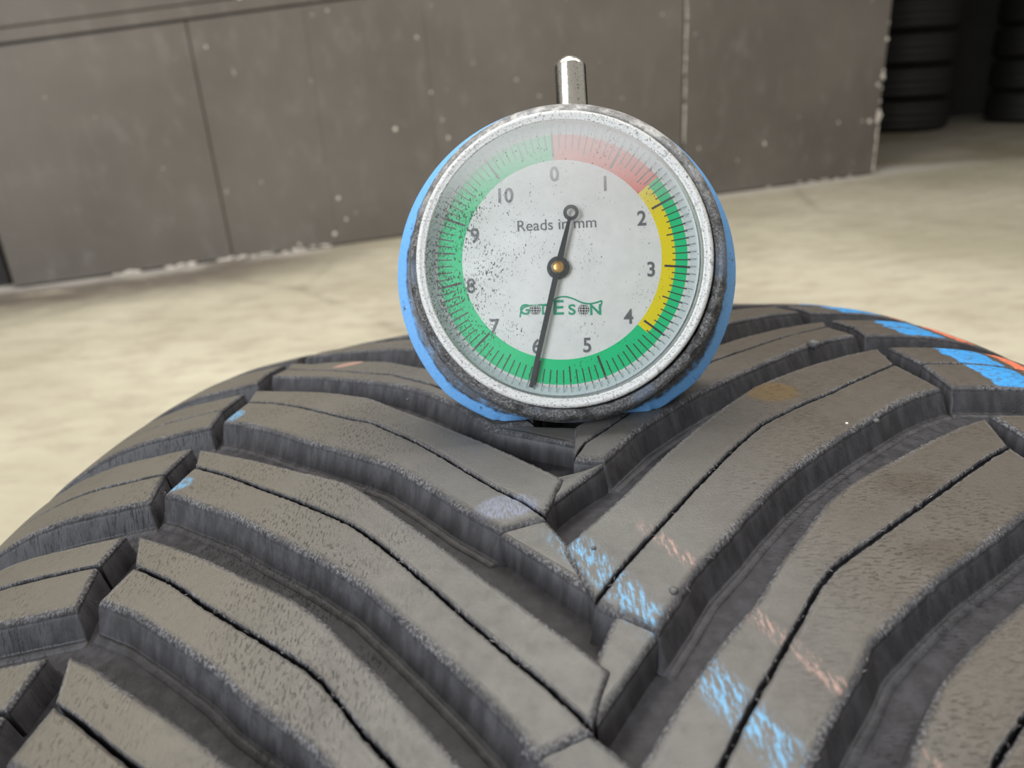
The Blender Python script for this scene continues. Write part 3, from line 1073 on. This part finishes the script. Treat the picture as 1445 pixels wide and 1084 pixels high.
pl = link('plunger', plunger_me(), M_chrome, gauge)
bm = bmesh.new()
bm.from_mesh(pl.data)
for f in bm.faces:
    f.smooth = True
for e in bm.edges:
    if len(e.link_faces) == 2 and e.calc_face_angle(0) > 0.45:
        e.smooth = False
bm.to_mesh(pl.data)
bm.free()
tag(pl, 'worn chrome push pin with a domed tip')

# ---- dial: its own frame, turned 3.9 degrees; 1 unit = 1 mm, k converts print positions
K = 0.1022
DZ = 3.0
face = link('dial_face', lathe_me([(19.75, 0.0), (0.01, 0.0)], 128), M_face, gauge)
for p in face.data.polygons:
    pass
if face.data.polygons[0].normal.z < 0:
    face.data.flip_normals()
face.location = (-0.76, 1.64, DZ)
face.rotation_euler = (0, 0, math.radians(-3.87))
tag(face, 'white round dial card')


def ang(a):            # clock angle in degrees -> unit vector
    r = math.radians(a)
    return math.sin(r), math.cos(r)


def sector(name, r0, r1, a0, a1, z, mat, lab=None):
    n = max(2, int(abs(a1 - a0) / 2))
    vs, fs = [], []
    for i in range(n + 1):
        x, y = ang(a0 + (a1 - a0) * i / n)
        vs += [(x * r0 * K, y * r0 * K, z), (x * r1 * K, y * r1 * K, z)]
    for i in range(n):
        fs.append((2 * i, 2 * i + 1, 2 * i + 3, 2 * i + 2))
    me = pydata(vs, fs)
    if me.polygons[0].normal.z < 0:
        me.flip_normals()
    o = link(name, me, mat, face)
    if lab:
        tag(o, lab)
    return o


A = -5.0                     # where zero stands
U = 360.0 / 11.0
sector('colour_band', 142, 178, A, A + 54, 0.02, M_red, 'red band from zero to past one and a half')
sector('colour_band', 142, 161, A + 54, A + 4.12 * U, 0.02, M_yel, 'yellow band up to four')
sector('colour_band', 161, 178, A + 54, A + 4.12 * U, 0.02, M_green, 'narrow green band beside the yellow')
sector('colour_band', 142, 178, A + 4.12 * U, A + 360, 0.02, M_green, 'green band from four round to zero')
vs, fs = [], []
for i in range(110):
    a = A + i * U / 10
    if i % 10 == 0:
        r0, r1, w = 146, 192, 0.017
    elif i % 5 == 0:
        r0, r1, w = 152, 189, 0.013
    else:
        r0, r1, w = 157, 188, 0.0108
    if i % 10 == 0:
        w = 0.021
    x, y = ang(a)
    q = len(vs)
    hw = w * 7.5
    for r, sgn in ((r0, -1), (r0, 1), (r1, 1), (r1, -1)):
        vs.append((x * r * K + sgn * hw * y, y * r * K - sgn * hw * x, 0.05))
    fs.append((q, q + 3, q + 2, q + 1))
me = pydata(vs, fs)
if me.polygons[0].normal.z < 0:
    me.flip_normals()
link('tick_marks', me, M_ink, face)
# translucent looking inner step ring of the lens with repeated faint ticks (moulded ribs)
vs, fs = [], []
for i in range(110):
    x, y = ang(A + i * U / 10)
    q = len(vs)
    for r, sgn in ((17.95, -1), (17.95, 1), (19.3, 1), (19.3, -1)):
        vs.append((x * r + sgn * 0.055 * y, y * r - sgn * 0.055 * x, 0.9))
    fs.append((q, q + 1, q + 2, q + 3))
me = pydata(vs, fs)
if me.polygons[0].normal.z < 0:
    me.flip_normals()
M_rib = plain('rib_blue_grey', (0.26, 0.31, 0.37), 0.5)
link('rim_ribs', me, M_rib, face)
stepr = lathe_me([(18.6, 0.1), (19.5, 0.85), (19.75, 0.9)], 128)
if stepr.polygons[0].normal.z < 0:
    stepr.flip_normals()
M_step = plain('pale_blue_step', (0.74, 0.79, 0.82), 0.35)
link('dial_step', stepr, M_step, face, True)


def text(name, body, x, y, size, mat, rot=0.0, z=0.07, ext=0.01, sx=1.0, bold=0.0, space=1.0):
    cu = bpy.data.curves.new(name, 'FONT')
    cu.body = body
    cu.size = size
    cu.align_x = 'CENTER'
    cu.align_y = 'CENTER'
    cu.extrude = ext
    cu.offset = bold
    cu.space_character = space
    o = bpy.data.objects.new('tmp', cu)
    COL.objects.link(o)
    bpy.context.view_layer.update()
    me = bpy.data.meshes.new_from_object(o)
    COL.objects.unlink(o)
    bpy.data.objects.remove(o)
    # centre on the ink
    xs = [v.co.x for v in me.vertices]
    ys = [v.co.y for v in me.vertices]
    cx, cy = (min(xs) + max(xs)) / 2, (min(ys) + max(ys)) / 2
    for v in me.vertices:
        v.co.x = (v.co.x - cx) * sx
        v.co.y -= cy
    me.materials.clear()
    ob = link(name, me, mat, face)
    ob.location = (x, y, z)
    ob.rotation_euler = (0, 0, math.radians(rot))
    return ob


def dp(px, py):
    return (px - 792) * K, (367 - py) * K


for num, px, py in (('0', 781, 245), ('1', 853, 259), ('2', 905, 308), ('3', 919, 380), ('4', 888, 447), ('5', 830, 488), ('6', 758, 490), ('7', 698, 462), ('8', 663, 404), ('9', 668, 332), ('10', 712, 275)):
    x, y = dp(px, py)
    text('numeral', num, x, y, 2.95, M_grey, rot=2.0, bold=0.06, sx=0.92)
x, y = dp(785, 316)
text('lettering', 'Reads in mm', x, y, 2.25, M_grey, rot=3.0, sx=1.0, bold=0.005)
# maker's mark: green letters, two little globes for the Os, car outline above
ly = 437.5
for ch, px, sz, sx in (('G', 740.5, 2.1, 1.0), ('D', 771.5, 2.05, 0.95), ('E', 789, 3.0, 1.15), ('S', 808, 2.1, 1.15), ('N', 841.5, 2.15, 1.1)):
    x, y = dp(px, ly - (3 if ch == 'E' else 0))
    text('lettering', ch, x, y, sz, M_logo, rot=2, sx=sx, bold=0.05)
for px in (755.5, 824.5):
    x, y = dp(px, ly)
    vs = [(0, 0, 0.06)]
    fs = []
    r = 0.82
    for i in range(28):
        vs.append((r * math.cos(2 * PI * i / 28), r * math.sin(2 * PI * i / 28), 0.06))
        fs.append((0, 1 + i, 1 + (i + 1) % 28))
    g = link('globe_mark', pydata(vs, fs), M_ink, face)
    g.location = (x, y, 0)
    vs, fs = [], []

    def strip(pts, w):
        q = len(vs)
        for i, p in enumerate(pts):
            a = pts[max(0, i - 1)]
            c = pts[min(len(pts) - 1, i + 1)]
            dx, dy = c[0] - a[0], c[1] - a[1]
            l = math.hypot(dx, dy) or 1
            vs.append((p[0] - dy / l * w, p[1] + dx / l * w, 0.09))
            vs.append((p[0] + dy / l * w, p[1] - dx / l * w, 0.09))
        for i in range(len(pts) - 1):
            fs.append((q + 2 * i, q + 2 * i + 1, q + 2 * i + 3, q + 2 * i + 2))
    for e in (-0.75, -0.3, 0.3, 0.75):
        strip([(e * math.cos(t_ * PI / 12 - PI / 2) * r, math.sin(t_ * PI / 12 - PI / 2) * r * .95) for t_ in range(13)], 0.035)
    for e in (-0.45, 0, 0.45):
        hw = math.sqrt(1 - e * e) * r
        strip([(-hw, e * r), (hw, e * r)], 0.035)
    me = pydata(vs, fs)
    if me.polygons[0].normal.z < 0:
        me.flip_normals()
    l_ = link('globe_lines', me, M_face, face)
    l_.location = (x, y, 0)
outline = [(734, 449), (735, 439), (740, 434), (750, 431.5), (765, 431), (776, 430), (782, 423), (790, 419.5), (800, 419), (812, 423), (822, 428), (834, 429.5), (848, 426), (850.5, 423), (850, 430), (846, 436)]
pp, _ = resample([dp(*q) for q in outline], 70, 3)
vs, fs = [], []
for i, p in enumerate(pp):
    a, c = pp[max(0, i - 1)], pp[min(len(pp) - 1, i + 1)]
    dx, dy = c[0] - a[0], c[1] - a[1]
    l = math.hypot(dx, dy) or 1
    w = 0.115
    vs.append((p[0] - dy / l * w, p[1] + dx / l * w, 0.065))
    vs.append((p[0] + dy / l * w, p[1] - dx / l * w, 0.065))
for i in range(len(pp) - 1):
    fs.append((2 * i, 2 * i + 1, 2 * i + 3, 2 * i + 2))
me = pydata(vs, fs)
if me.polygons[0].normal.z < 0:
    me.flip_normals()
tag(link('car_outline', me, M_logo, face), 'green car outline over the letters')

# pointer with ring tail, hub and brass pin
pv = Vector(dp(787.5, 378.5))
tip = Vector(dp(751, 549))
tail = Vector(dp(805, 302))
d = (tip - pv).normalized()
nn = Vector((-d.y, d.x))
d2 = (tail - pv).normalized()
n2 = Vector((-d2.y, d2.x))
bm = bmesh.new()


def slab(pts, z0, z1):
    a = [bm.verts.new((p.x, p.y, z0)) for p in pts]
    c = [bm.verts.new((p.x, p.y, z1)) for p in pts]
    bm.faces.new(c)
    bm.faces.new(a[::-1])
    k = len(pts)
    for i in range(k):
        bm.faces.new((a[i], a[(i + 1) % k], c[(i + 1) % k], c[i]))


slab([pv - nn * 0.42, pv + nn * 0.42, tip + nn * 0.33, tip - nn * 0.33][::-1], 1.15, 1.3)
tb = tail - d2 * 0.9
slab([pv - n2 * 0.5, pv + n2 * 0.5, tb + n2 * 0.24, tb - n2 * 0.24][::-1], 1.15, 1.3)
nr = 28
ri, ro = 0.60, 1.12
vv = []
for i in range(nr):
    a = 2 * PI * i / nr
    vv.append([bm.verts.new((tail.x + r_ * math.cos(a), tail.y + r_ * math.sin(a), z_)) for r_, z_ in ((ri, 1.15), (ro, 1.15), (ro, 1.3), (ri, 1.3))])
for i in range(nr):
    a, c = vv[i], vv[(i + 1) % nr]
    for q in range(4):
        bm.faces.new((a[q], c[q], c[(q + 1) % 4], a[(q + 1) % 4]))
bmesh.ops.recalc_face_normals(bm, faces=bm.faces[:])
me = bpy.data.meshes.new('pointer')
bm.to_mesh(me)
bm.free()
tag(link('pointer', me, M_point, face), 'thin black pointer with a ring tail, tip just past six')
hub = link('pointer_hub', lathe_me([(1.65, 0.06), (1.6, 0.9), (1.2, 1.1), (1.15, 1.45), (0.9, 1.5), (0.01, 1.5)], 40), plain('hub_grey', (0.12, 0.12, 0.12), 0.35, 0.6, var=0.5, scale=2), face, True)
hub.location = (pv.x + 0.03, pv.y, 0)
pin = link('pointer_pin', lathe_me([(0.82, 1.4), (0.82, 1.8), (0.7, 1.95), (0.3, 2.0), (0.01, 2.0)], 32), M_brass, face, True)
pin.location = (pv.x, pv.y - 0.05, 0)
tag(pin, 'brass centre pin')

# lens
lp = []
for i in range(25):
    r = 20.1 * (1 - i / 24)
    lp.append((max(r, 0.01), 5.75 + 1.1 * (1 - (r / 20.1) ** 2)))
lens = lathe_me(lp, 128, cx=-0.55, cy=1.25)
tag(link('lens', lens, M_lens, gauge, True), 'clear domed lens, scuffed and speckled with brake dust')
